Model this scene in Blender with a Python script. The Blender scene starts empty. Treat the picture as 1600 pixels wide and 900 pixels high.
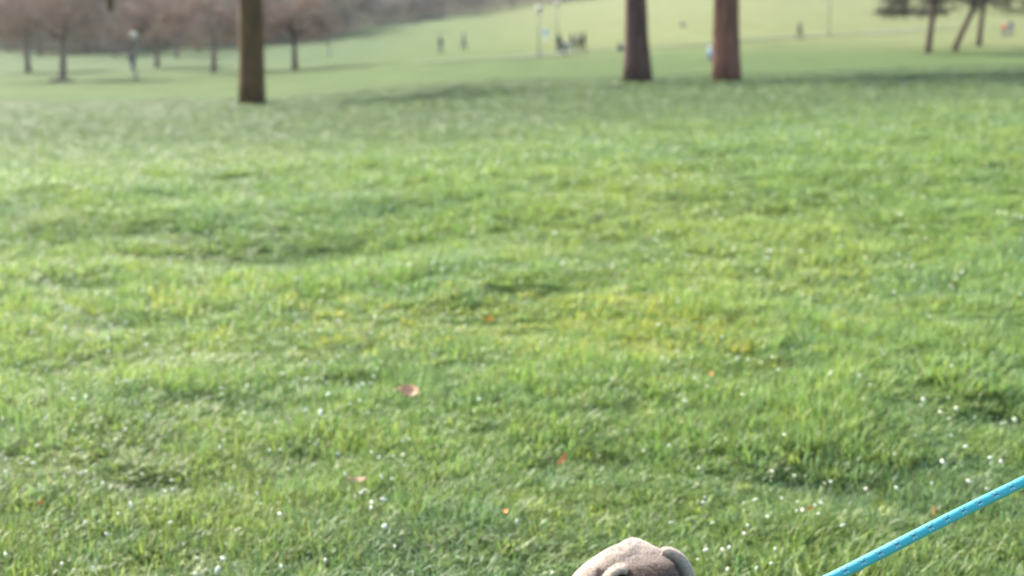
import bpy, bmesh, math, random
import numpy as np
from mathutils import Vector, Matrix, noise, Quaternion

S = bpy.context.scene
COL = S.collection
R = math.radians

# ------------------------------------------------------------------ camera
F = 2200.0                      # focal length in pixels of a 1600 px wide frame
CAMH = 1.4
PITCH = math.atan(390.0 / F)
cam_d = bpy.data.cameras.new('camera')
cam = bpy.data.objects.new('camera', cam_d)
COL.objects.link(cam)
cam.location = (0, 0, CAMH)
cam.rotation_euler = (math.pi / 2 - PITCH, 0, 0)
cam_d.sensor_width = 36.0
cam_d.lens = 36.0 * F / 1600.0
cam_d.clip_start = 0.05
cam_d.clip_end = 6000
cam_d.dof.use_dof = True
cam_d.dof.focus_distance = 2.30
cam_d.dof.aperture_fstop = 3.7
S.camera = cam

# ------------------------------------------------------------------ sky, sun
SUN_EL, SUN_AZ = 35.0, -42.0     # azimuth measured from +Y towards +X
w = bpy.data.worlds.new('World')
S.world = w
w.use_nodes = True
nt = w.node_tree
bg = nt.nodes['Background']
sky = nt.nodes.new('ShaderNodeTexSky')
sky.sky_type = 'NISHITA'
sky.sun_disc = False
sky.sun_elevation = R(SUN_EL)
sky.sun_rotation = R(SUN_AZ)
sky.dust_density = 3.0
nt.links.new(sky.outputs[0], bg.inputs[0])
bg.inputs[1].default_value = 0.13
sl = bpy.data.lights.new('sun', 'SUN')
sl.energy = 3.6
sl.angle = R(0.6)
sl.color = (1.0, 0.94, 0.84)
sun = bpy.data.objects.new('sun', sl)
COL.objects.link(sun)
sd = Vector((math.sin(R(SUN_AZ)) * math.cos(R(SUN_EL)), math.cos(R(SUN_AZ)) * math.cos(R(SUN_EL)), math.sin(R(SUN_EL))))
sun.rotation_euler = sd.to_track_quat('Z', 'Y').to_euler()
S.view_settings.view_transform = 'Standard'
S.view_settings.look = 'None'
S.view_settings.exposure = 1.75
S.view_settings.gamma = 1.0

# ------------------------------------------------------------------ helpers
def ray(px, py):
    a = (px - 800) / F; b = (450 - py) / F
    c, s = math.cos(PITCH), math.sin(PITCH)
    return Vector((a, c + b * s, b * c - s))      # length along the optical axis = 1

def P(px, py, d):
    return Vector((0, 0, CAMH)) + ray(px, py) * d

def link(name, mesh, mat=None, parent=None):
    o = bpy.data.objects.new(name, mesh)
    COL.objects.link(o)
    if mat is not None and not mesh.materials:
        mesh.materials.append(mat)
    if parent is not None:
        o.parent = parent
    return o

def tag(o, label=None, cat=None, group=None, kind=None):
    if label: o['label'] = label
    if cat: o['category'] = cat
    if group: o['group'] = group
    if kind: o['kind'] = kind
    return o

def empty(name, loc, rz=0.0):
    o = bpy.data.objects.new(name, None)
    COL.objects.link(o)
    o.location = loc
    o.rotation_euler = (0, 0, rz)
    o.empty_display_size = 0.1
    return o

class MB:
    def __init__(self):
        self.v = []; self.f = []; self.c = []
    def add(self, vs, fs, col=None):
        n = len(self.v)
        self.v += [tuple(p) for p in vs]
        self.f += [tuple(i + n for i in f) for f in fs]
        if col is not None:
            self.c += [col] * len(vs)
    def tube(self, pts, rads, sides=6, cap=True):
        pts = [Vector(p) for p in pts]
        n = len(pts); vs = []; ref = Vector((0.31, 0.17, 0.9)).normalized()
        up = None
        for i in range(n):
            t = (pts[min(i + 1, n - 1)] - pts[max(i - 1, 0)])
            if t.length < 1e-9: t = Vector((0, 0, 1))
            t.normalize()
            if up is None:
                up = t.cross(ref)
                if up.length < 1e-3: up = t.cross(Vector((1, 0, 0)))
            up = (up - t * up.dot(t)).normalized()
            b = t.cross(up)
            for k in range(sides):
                a = 2 * math.pi * k / sides
                vs.append(pts[i] + (up * math.cos(a) + b * math.sin(a)) * rads[i])
        fs = []
        for i in range(n - 1):
            for k in range(sides):
                k2 = (k + 1) % sides
                fs.append((i * sides + k, i * sides + k2, (i + 1) * sides + k2, (i + 1) * sides + k))
        if cap:
            fs.append(tuple(range(sides))[::-1]); fs.append(tuple((n - 1) * sides + k for k in range(sides)))
        self.add(vs, fs)
    def ball(self, c, r, seg=8, rings=5, rot=None):
        c = Vector(c); r = Vector(r) if hasattr(r, '__len__') else Vector((r, r, r))
        vs = [Vector((0, 0, r.z))]
        for i in range(1, rings):
            ph = math.pi * i / rings
            for k in range(seg):
                a = 2 * math.pi * k / seg
                vs.append(Vector((r.x * math.sin(ph) * math.cos(a), r.y * math.sin(ph) * math.sin(a), r.z * math.cos(ph))))
        vs.append(Vector((0, 0, -r.z)))
        if rot is not None: vs = [rot @ v for v in vs]
        vs = [v + c for v in vs]
        fs = [(0, 1 + k, 1 + (k + 1) % seg) for k in range(seg)]
        for i in range(rings - 2):
            for k in range(seg):
                k2 = (k + 1) % seg
                fs.append((1 + i * seg + k, 1 + (i + 1) * seg + k, 1 + (i + 1) * seg + k2, 1 + i * seg + k2))
        L = len(vs) - 1; b0 = 1 + (rings - 2) * seg
        fs += [(L, b0 + (k + 1) % seg, b0 + k) for k in range(seg)]
        self.add(vs, fs)
    def mesh(self, name, smooth=True):
        m = bpy.data.meshes.new(name)
        m.from_pydata(self.v, [], self.f)
        if self.c and len(self.c) == len(self.v):
            ca = m.color_attributes.new('tint', 'FLOAT_COLOR', 'POINT')
            ca.data.foreach_set('color', np.array([list(c) + [1.0] for c in self.c], dtype=np.float32).ravel())
        if smooth:
            m.polygons.foreach_set('use_smooth', [True] * len(m.polygons))
        m.update()
        return m
    def build(self, name, mat, parent=None, smooth=True):
        return link(name, self.mesh(name, smooth), mat, parent)

def fbm(x, y, s, seed=0.0):
    return noise.noise(Vector((x / s + seed, y / s - seed, seed * 1.7)))

# ------------------------------------------------------------------ materials
def base_mat(name, rough=0.7):
    m = bpy.data.materials.new(name); m.use_nodes = True
    b = m.node_tree.nodes['Principled BSDF']
    b.inputs['Roughness'].default_value = rough
    b.inputs['Specular IOR Level'].default_value = 0.3
    return m, m.node_tree, b

def noisy(name, c1, c2, scale=8.0, rough=0.8, bump=0.3, dist=0.02, stretch=(1, 1, 1), sheen=0.0):
    m, t, b = base_mat(name, rough)
    N = t.nodes.new; L = t.links.new
    tc = N('ShaderNodeTexCoord'); mp = N('ShaderNodeMapping'); mp.inputs['Scale'].default_value = stretch
    n = N('ShaderNodeTexNoise'); n.inputs['Scale'].default_value = scale; n.inputs['Detail'].default_value = 6
    cr = N('ShaderNodeValToRGB')
    cr.color_ramp.elements[0].position = 0.3; cr.color_ramp.elements[1].position = 0.7
    cr.color_ramp.elements[0].color = (*c1, 1); cr.color_ramp.elements[1].color = (*c2, 1)
    L(tc.outputs['Object'], mp.inputs[0]); L(mp.outputs[0], n.inputs['Vector']); L(n.outputs['Fac'], cr.inputs[0])
    L(cr.outputs[0], b.inputs['Base Color'])
    if bump:
        bp = N('ShaderNodeBump'); bp.inputs['Strength'].default_value = bump; bp.inputs['Distance'].default_value = dist
        L(n.outputs['Fac'], bp.inputs['Height']); L(bp.outputs[0], b.inputs['Normal'])
    if sheen: b.inputs['Sheen Weight'].default_value = sheen
    return m

M = {}
M['bark_olive'] = noisy('bark_olive', (0.062, 0.037, 0.014), (0.125, 0.077, 0.030), 5, 0.9, 0.8, 0.05, (1, 1, 0.25))
M['bark_brown'] = noisy('bark_brown', (0.110, 0.050, 0.034), (0.25, 0.119, 0.080), 5, 0.9, 0.8, 0.05, (1, 1, 0.25))
M['bark_dark'] = noisy('bark_dark', (0.060, 0.034, 0.028), (0.135, 0.080, 0.066), 5, 0.9, 0.8, 0.05, (1, 1, 0.25))
M['bark_grey'] = noisy('bark_grey', (0.12, 0.09, 0.075), (0.24, 0.185, 0.155), 3, 0.9, 0.5, 0.05)
M['twig'] = noisy('twig', (0.21, 0.145, 0.105), (0.42, 0.295, 0.225), 0.6, 0.9, 0)
M['twig_dark'] = noisy('twig_dark', (0.05, 0.045, 0.035), (0.11, 0.10, 0.08), 0.6, 0.9, 0)
M['twig_far'] = noisy('twig_far', (0.17, 0.125, 0.085), (0.44, 0.33, 0.25), 0.22, 0.9, 0)
cr_ = [n for n in M['twig_far'].node_tree.nodes if n.type == 'VALTORGB'][0].color_ramp
for p_, c_ in ((.42, (.21, .22, .15, 1)), (.52, (.38, .28, .22, 1)), (.6, (.25, .21, .185, 1))):
    e_ = cr_.elements.new(p_); e_.color = c_
M['rust_leaf'] = noisy('rust_leaf', (0.16, 0.08, 0.05), (0.30, 0.16, 0.10), 1.2, 0.8, 0)
M['ever'] = noisy('evergreen', (0.05, 0.075, 0.055), (0.11, 0.14, 0.09), 0.5, 0.8, 0)
M['post'] = noisy('post_paint', (0.10, 0.13, 0.12), (0.15, 0.18, 0.16), 5, 0.5, 0)
M['globe'] = noisy('globe_glass', (0.50, 0.47, 0.36), (0.60, 0.57, 0.45), 3, 0.25, 0)
M['path'] = noisy('path_gravel', (0.10, 0.125, 0.065), (0.13, 0.155, 0.085), 2, 0.9, 0.2)
M['skin'] = noisy('skin', (0.42, 0.25, 0.19), (0.50, 0.31, 0.24), 6, 0.6, 0)
M['hair'] = noisy('hair', (0.03, 0.02, 0.015), (0.08, 0.055, 0.04), 20, 0.7, 0)

def cloth(name, c):
    if name not in M:
        M[name] = noisy(name, tuple(x * 0.85 for x in c), tuple(min(1, x * 1.12) for x in c), 15, 0.85, 0.2)
    return M[name]

# ------------------------------------------------------------------ terrain
US = [-0.36, -0.18, 0.0, 0.18, 0.36]
YS = [0.5, 3.5, 5, 8, 12]
ZS = [[0] * 5, [0] * 5, [0, 0, .02, .03, .04], [.04, .06, .10, .14, .18], [.15, .20, .28, .37, .44]]
ROWS = {20: [243, 236, 215, 192, 170], 30: [206, 200, 176, 156, 142], 48: [172, 166, 134, 122, 110], 55: [163, 157, 127, 116, 105],
        80: [146, 138, 112, 100, 94], 115: [125, 115, 86, 76, 78], 176: [100, 88, 66, 50, 60], 250: [80, 70, 50, 28, 34],
        350: [66, 52, 28, 2, 8], 500: [50, 38, 10, -30, -26], 800: [30, 22, -10, -60, -60], 1600: [12, 5, -25, -64, -64], 5000: [40, 35, 20, 10, 10]}
for Y_, rr in ROWS.items():
    YS.append(Y_)
    ZS.append([CAMH + ray(800, r_).z / ray(800, r_).y * Y_ for r_ in rr])
LY = [math.log(y) for y in YS]

def cub(p0, p1, p2, p3, t):
    return 0.5 * (2 * p1 + (p2 - p0) * t + (2 * p0 - 5 * p1 + 4 * p2 - p3) * t * t + (3 * p1 - p0 - 3 * p2 + p3) * t ** 3)

def base_z(x, y):
    if y <= 0.5: return 0.0
    u = max(-0.36, min(0.36, x / max(y, 1.0)))
    k = (u + 0.36) / 0.18
    i = min(int(k), 3); f = k - i; f = f * f * (3 - 2 * f) * 0.5 + f * 0.5
    ly = math.log(min(y, 4999))
    j = 0
    while j < len(LY) - 2 and LY[j + 1] < ly: j += 1
    t = (ly - LY[j]) / (LY[j + 1] - LY[j])
    n = len(YS) - 1
    def col(i_):
        a = ZS[max(j - 1, 0)][i_]; b = ZS[j][i_]; c = ZS[j + 1][i_]; d = ZS[min(j + 2, n)][i_]
        if YS[j] >= 55: return b + (c - b) * t ** 1.0
        return cub(a, b, c, d, t)
    return col(i) * (1 - f) + col(i + 1) * f

def ground(x, y):
    z = base_z(x, y)
    if y > 1.5:
        a = min(1.0, (y - 1.5) / 1.5)
        if y < 60:
            z += a * (0.036 * fbm(x, y * .8, 0.6, 3.1) * max(0, 1 - y / 30) + 0.05 * fbm(x, y, 1.4, 7.7) + 0.05 * fbm(x, y, 4.0, 1.3))
        if y < 14:
            for hx, hy, hr, hd in HOLLOWS:
                d = ((x - hx) / hr) ** 2 + ((y - hy) / (hr * .6)) ** 2
                if d < 6: z -= hd * .65 * math.exp(-d)
        z += a * 0.12 * fbm(x, y, 12.0, 5.5) * min(1, y / 40)
    return z

HOLLOWS = []
def ground_at(px, py, ymin=2.0):
    """first point where the ray through a pixel meets the ground"""
    r = ray(px, py); r = r / r.y
    y = ymin; prev = y
    while y < 1500:
        if CAMH + r.z * y < ground(r.x * y, y):
            lo, hi = prev, y
            for _ in range(24):
                m = (lo + hi) / 2
                if CAMH + r.z * m < ground(r.x * m, m): hi = m
                else: lo = m
            y = (lo + hi) / 2
            return Vector((r.x * y, y, ground(r.x * y, y)))
        prev = y; y *= 1.01
    return Vector((r.x * 400, 400, ground(r.x * 400, 400)))

def sstep(a, b, v):
    t = max(0, min(1, (v - a) / (b - a))); return t * t * (3 - 2 * t)

HL = [(ground_at(px, py), r_, d_) for px, py, r_, d_ in ((1345, 768, .27, .09), (1230, 745, .16, .06), (450, 402, .55, .12), (150, 447, .35, .10), (1195, 335, .35, .11), (820, 458, .22, .08), (500, 885, .13, .06), (205, 505, .35, .09),
    (120, 365, .6, .1), (560, 603, .22, .07), (930, 722, .15, .06), (620, 325, .5, .1), (1590, 650, .3, .08), (480, 715, .15, .06), (230, 765, .2, .06), (960, 385, .35, .09), (1060, 410, .3, .09), (400, 640, .2, .05), (1130, 245, .6, .12), (375, 280, .5, .12))]
HOLLOWS += [(p.x, p.y, r_, d_) for p, r_, d_ in HL]
def hollow(x, y):
    m = 0.0
    for hx, hy, hr, hd in HOLLOWS:
        d = ((x - hx) / hr) ** 2 + ((y - hy) / (hr * .6)) ** 2
        if d < 6: m = max(m, math.exp(-d))
    return m
YC = [(ground_at(620, 500), 0.55, 0.6), (ground_at(760, 495), 0.5, 0.7), (ground_at(870, 505), 0.6, 0.7), (ground_at(1020, 528), 0.55, 0.7), (ground_at(700, 515), 0.5, .5), (ground_at(1250, 470), .9, .15), (ground_at(250, 480), 1.2, .2), (ground_at(100,460), 1.0, .12)]
def tint(x, y):
    """turf colour, with tuft shade painted into hollows: patches of finer yellow grass and coarser blue-green grass"""
    g = np.array((0.200, 0.305, 0.072)); yl = np.array((0.268, 0.345, 0.080)); bl = np.array((0.165, 0.275, 0.100)); pale = np.array((0.100, 0.142, 0.060))
    n1 = fbm(x, y * 0.8, 2.1, 11.0) + 0.5 * fbm(x, y, 0.7, 4.0)
    n2 = fbm(x, y * 0.8, 1.3, 21.0) + 0.5 * fbm(x, y, 0.4, 9.0)
    c = g + (yl - g) * sstep(-0.1, 0.75, n1) * 0.8
    c = c + (bl - c) * sstep(0.05, 0.6, n2) * 0.85
    c = c + (np.array((0.11, 0.19, 0.072)) - c) * min(1, hollow(x, y) * 1.1) * .75  # shadow between tufts painted as a darker tint in the hollows
    if y > 9:
        k = sstep(7.5, 30, y) * .88
        c = c + (np.array((0.128, 0.188, 0.086)) - c) * k
        c = c + (np.array((.077, .118, .040)) - c) * sstep(44, 60, y)
    if y > 80:
        k = sstep(80, 160, y) * sstep(-0.12, 0.1, x / y)
        c = c + (np.array((0.160, 0.178, 0.070)) - c) * k * 0.8
        k = sstep(95, 170, y) * (1 - sstep(-0.2, 0.0, x / y))
        c = c + (np.array((0.060, 0.098, 0.044)) - c) * k * 0.7
    return c

def turf_material(name, blade):
    m, t, b = base_mat(name, 0.45 if blade else 0.9)
    N = t.nodes.new; L = t.links.new
    at = N('ShaderNodeAttribute'); at.attribute_name = 'tint'
    hs = N('ShaderNodeHueSaturation')
    if blade:
        at.attribute_type = 'INSTANCER'
        oi = N('ShaderNodeObjectInfo')
        bl = N('ShaderNodeAttribute'); bl.attribute_name = 'blade'
        sp = N('ShaderNodeSeparateColor'); L(bl.outputs['Color'], sp.inputs[0])
        # hue per blade
        a = N('ShaderNodeMath'); a.operation = 'MULTIPLY_ADD'; a.inputs[1].default_value = 0.05; a.inputs[2].default_value = 0.475
        L(sp.outputs[0], a.inputs[0]); L(a.outputs[0], hs.inputs['Hue'])
        v = N('ShaderNodeMath'); v.operation = 'MULTIPLY_ADD'; v.inputs[1].default_value = 0.75; v.inputs[2].default_value = 0.62
        L(sp.outputs[1], v.inputs[0]); L(v.outputs[0], hs.inputs['Value'])
        L(at.outputs['Color'], hs.inputs['Color'])
        mx = N('ShaderNodeMix'); mx.data_type = 'RGBA'      # straw-pale blades, highlights painted in as colour
        mx.inputs['B'].default_value = (0.42, 0.50, 0.28, 1)
        L(sp.outputs[2], mx.inputs['Factor']); L(hs.outputs[0], mx.inputs['A'])
        L(mx.outputs['Result'], b.inputs['Base Color'])
        b.inputs['Specular IOR Level'].default_value = 0.4
        tr = N('ShaderNodeBsdfTranslucent'); L(mx.outputs['Result'], tr.inputs[0])
        ms = N('ShaderNodeMixShader'); ms.inputs[0].default_value = 0.48
        L(b.outputs[0], ms.inputs[1]); L(tr.outputs[0], ms.inputs[2])
        L(ms.outputs[0], t.nodes['Material Output'].inputs[0])
    else:
        tc = N('ShaderNodeNewGeometry')
        n = N('ShaderNodeTexNoise'); n.inputs['Scale'].default_value = 9; n.inputs['Detail'].default_value = 8; n.inputs['Roughness'].default_value = 0.7
        L(tc.outputs['Position'], n.inputs['Vector'])
        n2 = N('ShaderNodeTexNoise'); n2.inputs['Scale'].default_value = 0.35; n2.inputs['Detail'].default_value = 7; n2.inputs['Roughness'].default_value = 0.65
        L(tc.outputs['Position'], n2.inputs['Vector'])
        ad = N('ShaderNodeMath'); ad.operation = 'MULTIPLY_ADD'; ad.inputs[1].default_value = 0.7; ad.inputs[2].default_value = 0.0
        L(n.outputs['Fac'], ad.inputs[0])
        a2 = N('ShaderNodeMath'); a2.operation = 'MULTIPLY_ADD'; a2.inputs[1].default_value = 1.1
        L(n2.outputs['Fac'], a2.inputs[0]); L(ad.outputs[0], a2.inputs[2])
        L(a2.outputs[0], hs.inputs['Value'])
        L(at.outputs['Color'], hs.inputs['Color'])
        L(hs.outputs[0], b.inputs['Base Color']); b.inputs['Specular IOR Level'].default_value = 0.04
        bp = N('ShaderNodeBump'); bp.inputs['Strength'].default_value = 0.7; bp.inputs['Distance'].default_value = 0.05
        L(n.outputs['Fac'], bp.inputs['Height']); L(bp.outputs[0], b.inputs['Normal'])
    return m

def spaced():
    ys = [-400, -150, -60, -25, -10, -4, -1, 0.5, 1.5]
    y = 2.5
    while y < 1600:
        ys.append(y)
        y += 0.07 if y < 12 else (0.014 * y if y < 60 else 0.03 * y)
    
    us = []
    u = 0.0
    while u < 0.5: us.append(u); u += 0.0095
    while u < 4.5: us.append(u); u *= 1.16
    us = [-a for a in us[:0:-1]] + us
    return ys, us
ys, us = spaced()
vs = []; cols = []
for y in ys:
    wy = max(abs(y), 6.0)
    for u in us:
        x = u * wy
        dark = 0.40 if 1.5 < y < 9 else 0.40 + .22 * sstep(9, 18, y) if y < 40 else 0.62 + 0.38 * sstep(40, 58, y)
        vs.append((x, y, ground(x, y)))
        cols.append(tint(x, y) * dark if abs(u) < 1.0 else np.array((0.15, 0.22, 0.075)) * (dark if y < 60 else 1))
nu = len(us)
fs = [(j * nu + i, j * nu + i + 1, (j + 1) * nu + i + 1, (j + 1) * nu + i) for j in range(len(ys) - 1) for i in range(nu - 1)]
gm = bpy.data.meshes.new('lawn_ground')
gm.from_pydata(vs, [], fs)
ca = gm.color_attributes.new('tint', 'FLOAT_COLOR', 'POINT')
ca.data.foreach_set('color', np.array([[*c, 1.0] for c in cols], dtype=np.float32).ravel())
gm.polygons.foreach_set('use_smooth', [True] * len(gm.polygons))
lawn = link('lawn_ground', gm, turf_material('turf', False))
tag(lawn, kind='structure')

# path on the far slope
pp = [ground_at(x, y) for x, y in ((1800, 34), (1600, 40), (1430, 46), (1265, 57), (1100, 70), (980, 77), (900, 82), (800, 92), (640, 100))]
pts = []
for a, b in zip(pp[:-1], pp[1:]):
    for k in range(14):
        q = a.lerp(b, k / 14); pts.append(q)
pts.append(pp[-1])
mb = MB(); vv = []
for i, p in enumerate(pts):
    t = (pts[min(i + 1, len(pts) - 1)] - pts[max(i - 1, 0)]); t.z = 0; t.normalize()
    n = Vector((-t.y, t.x, 0))
    for s in (-1, -.33, .33, 1):
        q = p + n * 0.9 * s; vv.append((q.x, q.y, ground(q.x, q.y) + 0.10))
mb.add(vv, [(i * 4 + k, (i + 1) * 4 + k, (i + 1) * 4 + k + 1, i * 4 + k + 1) for i in range(len(pts) - 1) for k in range(3)])
tag(mb.build('path', M['path']), kind='structure')

# ------------------------------------------------------------------ grass
rnd = random.Random(5)
def tuft_mesh(name, seed, n, rad, lmin, lmax, wid, messy):
    r = random.Random(seed); v = []; f = []; c = []
    for _ in range(n):
        a = r.uniform(0, 6.283); d = rad * math.sqrt(r.random())
        bx, by = d * math.cos(a), d * math.sin(a)
        L_ = r.uniform(lmin, lmax); la = r.uniform(0, 6.283) if r.random() < .6 else a
        lean0 = r.uniform(0.05, 0.5) * messy; bend = r.uniform(0.3, 1.7) * messy
        w_ = wid * r.uniform(0.7, 1.3); ta = la + math.pi / 2 + r.uniform(-.7, .7)
        wx, wy = math.cos(ta), math.sin(ta)
        hue, val = r.random(), r.random()
        pale_glint = 1.0 if r.random() < 0.035 else 0.0
        x, y, z = bx, by, -0.01; ang = lean0; seg = 4; n0 = len(v)
        for i in range(seg + 1):
            t = i / seg
            hw = w_ * 0.5 * (1 - t ** 2.2) * (0.75 + 0.5 * math.sin(math.pi * min(1, t + .2)))
            col = (hue, val * (0.75 + .25 * t), pale_glint)
            if i == seg: v.append((x, y, z)); c.append(col)
            else:
                v.append((x - wx * hw, y - wy * hw, z)); v.append((x + wx * hw, y + wy * hw, z)); c += [col, col]
            x += math.sin(ang) * math.cos(la) * L_ / seg; y += math.sin(ang) * math.sin(la) * L_ / seg; z += math.cos(ang) * L_ / seg
            ang += bend / seg * (1 + t)
        for i in range(seg - 1):
            k = n0 + i * 2; f.append((k, k + 1, k + 3, k + 2))
        f.append((n0 + 2 * seg - 2, n0 + 2 * seg - 1, n0 + 2 * seg))
    m = bpy.data.meshes.new(name); m.from_pydata(v, [], f)
    ca = m.color_attributes.new('blade', 'FLOAT_COLOR', 'POINT')
    ca.data.foreach_set('color', np.array([[*q, 1.0] for q in c], dtype=np.float32).ravel())
    m.polygons.foreach_set('use_smooth', [True] * len(m.polygons))
    m.materials.append(M['blade'])
    return m
M['blade'] = turf_material('grass_blade', True)
tufts = [bpy.data.objects.new('tuft_source', tuft_mesh('tuft_%d' % i, 100 + i, 36, 0.055, 0.035, 0.095, 0.0040, 1.3 + 0.25 * (i % 3 - 1))) for i in range(7)]

gp = []; 
def scatter(y0, y1, dens, sc, um=0.44):
    area = um * (y1 ** 2 - y0 ** 2) + 1.2 * (y1 - y0)
    for _ in range(int(area * dens)):
        y = math.sqrt(rnd.uniform(y0 * y0, y1 * y1)); hw = um * y + 0.6
        x = rnd.uniform(-hw, hw)
        h = 0.85 + 0.75 * fbm(x, y, 0.33, 31.0) + 0.45 * fbm(x, y, 0.9, 15.0)
        if h < 0.45 and rnd.random() < 0.35: continue
        h = max(0.42, min(1.5, h)) * (1 - .65 * sstep(36, 57, y))
        gp.append((x, y, ground(x, y), sc * rnd.uniform(.9, 1.15), h, rnd.uniform(0, 6.283), rnd.uniform(-.12, .12), rnd.uniform(-.12, .12)))
scatter(2.3, 6.5, 430, 1.0)
scatter(6.5, 11, 230, 1.25)
scatter(11, 18, 95, 1.7)
scatter(18, 34, 30, 2.4)
scatter(34, 58, 12, 3.3)
def yellow(x, y):
    m = 0.0
    for p, r_, k in YC:
        d = math.hypot(x - p.x, y - p.y) / r_ + .5 * fbm(x, y, .5, 9.0)
        m = max(m, (1 - sstep(0.1, 1.5, d)) * k)
    return m
def jit(x, y):
    c = tint(x, y) * (0.84 + .30 * sstep(3.7, 5.4, y) - .10 * sstep(6.5, 10, y)); q = rnd.random(); k = rnd.random() * .75
    if q < .30: c = c + (np.array((0.30, 0.38, 0.07)) * (1 - .50 * sstep(8, 26, y)) - c) * k
    elif q < .55: c = c + (np.array((0.20, 0.33, 0.16)) * (1 - .50 * sstep(8, 26, y)) - c) * k
    elif q < .72: c = c + (np.array((0.12, 0.22, 0.05)) * (1 - .50 * sstep(8, 26, y)) - c) * k
    w_ = yellow(x, y) if y < 12 else 0
    if rnd.random() < w_ * .8: c = c + (np.array((0.48, 0.49, 0.085)) - c) * rnd.uniform(.3, .95)
    return c
gpm = bpy.data.meshes.new('lawn_grass'); gpm.from_pydata([p[:3] for p in gp], [], [])
def setattr_(m, name, typ, arr, key):
    a = m.attributes.new(name, typ, 'POINT'); a.data.foreach_set(key, np.array(arr, dtype=np.float32).ravel())
setattr_(gpm, 'tint', 'FLOAT_COLOR', [[*jit(p[0], p[1]), 1.0] for p in gp], 'color')
setattr_(gpm, 'tuft_scale', 'FLOAT_VECTOR', [[p[3], p[3], (p[3] * .55 + .45) * p[4]] for p in gp], 'vector')
setattr_(gpm, 'tuft_rot', 'FLOAT_VECTOR', [[p[6], p[7], p[5]] for p in gp], 'vector')
ai = gpm.attributes.new('pick', 'INT', 'POINT'); ai.data.foreach_set('value', [rnd.randrange(7) for _ in gp])
grass = link('lawn_grass', gpm)
tag(grass, 'rough unmown green grass covering the near lawn in lumps and tufts', 'grass', kind='stuff')
ng = bpy.data.node_groups.new('grass_scatter', 'GeometryNodeTree')
ng.interface.new_socket('Geometry', in_out='INPUT', socket_type='NodeSocketGeometry')
ng.interface.new_socket('Geometry', in_out='OUTPUT', socket_type='NodeSocketGeometry')
N = ng.nodes.new; L = ng.links.new
gi = N('NodeGroupInput'); go = N('NodeGroupOutput')
m2p = N('GeometryNodeMeshToPoints'); iop = N('GeometryNodeInstanceOnPoints')
g2i = N('GeometryNodeGeometryToInstance')
for o in reversed(tufts):
    oi = N('GeometryNodeObjectInfo'); oi.inputs['Object'].default_value = o; oi.inputs['As Instance'].default_value = True
    L(oi.outputs['Geometry'], g2i.inputs[0])
def nattr(name, typ):
    a = N('GeometryNodeInputNamedAttribute'); a.data_type = typ; a.inputs['Name'].default_value = name; return a
pk = nattr('pick', 'INT'); sc = nattr('tuft_scale', 'FLOAT_VECTOR'); ro = nattr('tuft_rot', 'FLOAT_VECTOR')
L(gi.outputs[0], m2p.inputs[0]); L(m2p.outputs[0], iop.inputs['Points']); L(g2i.outputs[0], iop.inputs['Instance'])
iop.inputs['Pick Instance'].default_value = True
L(pk.outputs[0], iop.inputs['Instance Index']); L(sc.outputs[0], iop.inputs['Scale'])
e2r = N('FunctionNodeEulerToRotation'); L(ro.outputs[0], e2r.inputs[0]); L(e2r.outputs[0], iop.inputs['Rotation'])
L(iop.outputs[0], go.inputs[0])
md = grass.modifiers.new('scatter', 'NODES'); md.node_group = ng

# small pale beads added in place of glints on wet blades
M['glint_tone'] = noisy('glint_pale', (0.50, 0.56, 0.34), (0.88, 0.87, 0.76), 2.5, 0.5, 0)
M['stem'] = noisy('glint_stem', (0.12, 0.2, 0.05), (0.2, 0.28, 0.08), 60, 0.6, 0)
glint_beads = MB(); stems = MB()
nb = 0
while nb < 1750:
    y = math.sqrt(rnd.uniform(3.0 ** 2, 17.0 ** 2)); x = rnd.uniform(-.42 * y - .3, .42 * y + .3)
    dns = 0.10 + 2.2 * max(0, fbm(x, y, 0.6, 41.0)) + (0.45 if x < -0.08 * y and y < 6.5 else 0)
    dns *= 1.6 if y < 6.5 else 0.6
    if rnd.random() > dns: continue
    nb += 1
    z = ground(x, y); h = rnd.uniform(0.05, 0.10)
    lx, ly = rnd.uniform(-.03, .03), rnd.uniform(-.03, .03)
    r_ = rnd.uniform(0.0028, 0.0056) * (1.0 if y < 7 else 1.2)
    if rnd.random() < .1: r_ *= 1.3
    q = Quaternion((rnd.gauss(0, 1), rnd.gauss(0, 1), rnd.gauss(0, 1), rnd.gauss(0, 1))).normalized().to_matrix()
    glint_beads.ball((x + lx, y + ly, z + h), (r_, r_, r_ * rnd.uniform(1.2, 2.1)), 6, 4, q)
    stems.tube([(x, y, z), (x + lx, y + ly, z + h)], [0.0009, 0.0007], 3, False)
bo = glint_beads.build('glint_bead', M['glint_tone'])
tag(bo, 'many tiny pale beads standing in for glints on the near grass', 'flowers', kind='stuff')
so = stems.build('glint_stem', M['stem'], bo); so['kind'] = 'stuff'

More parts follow.
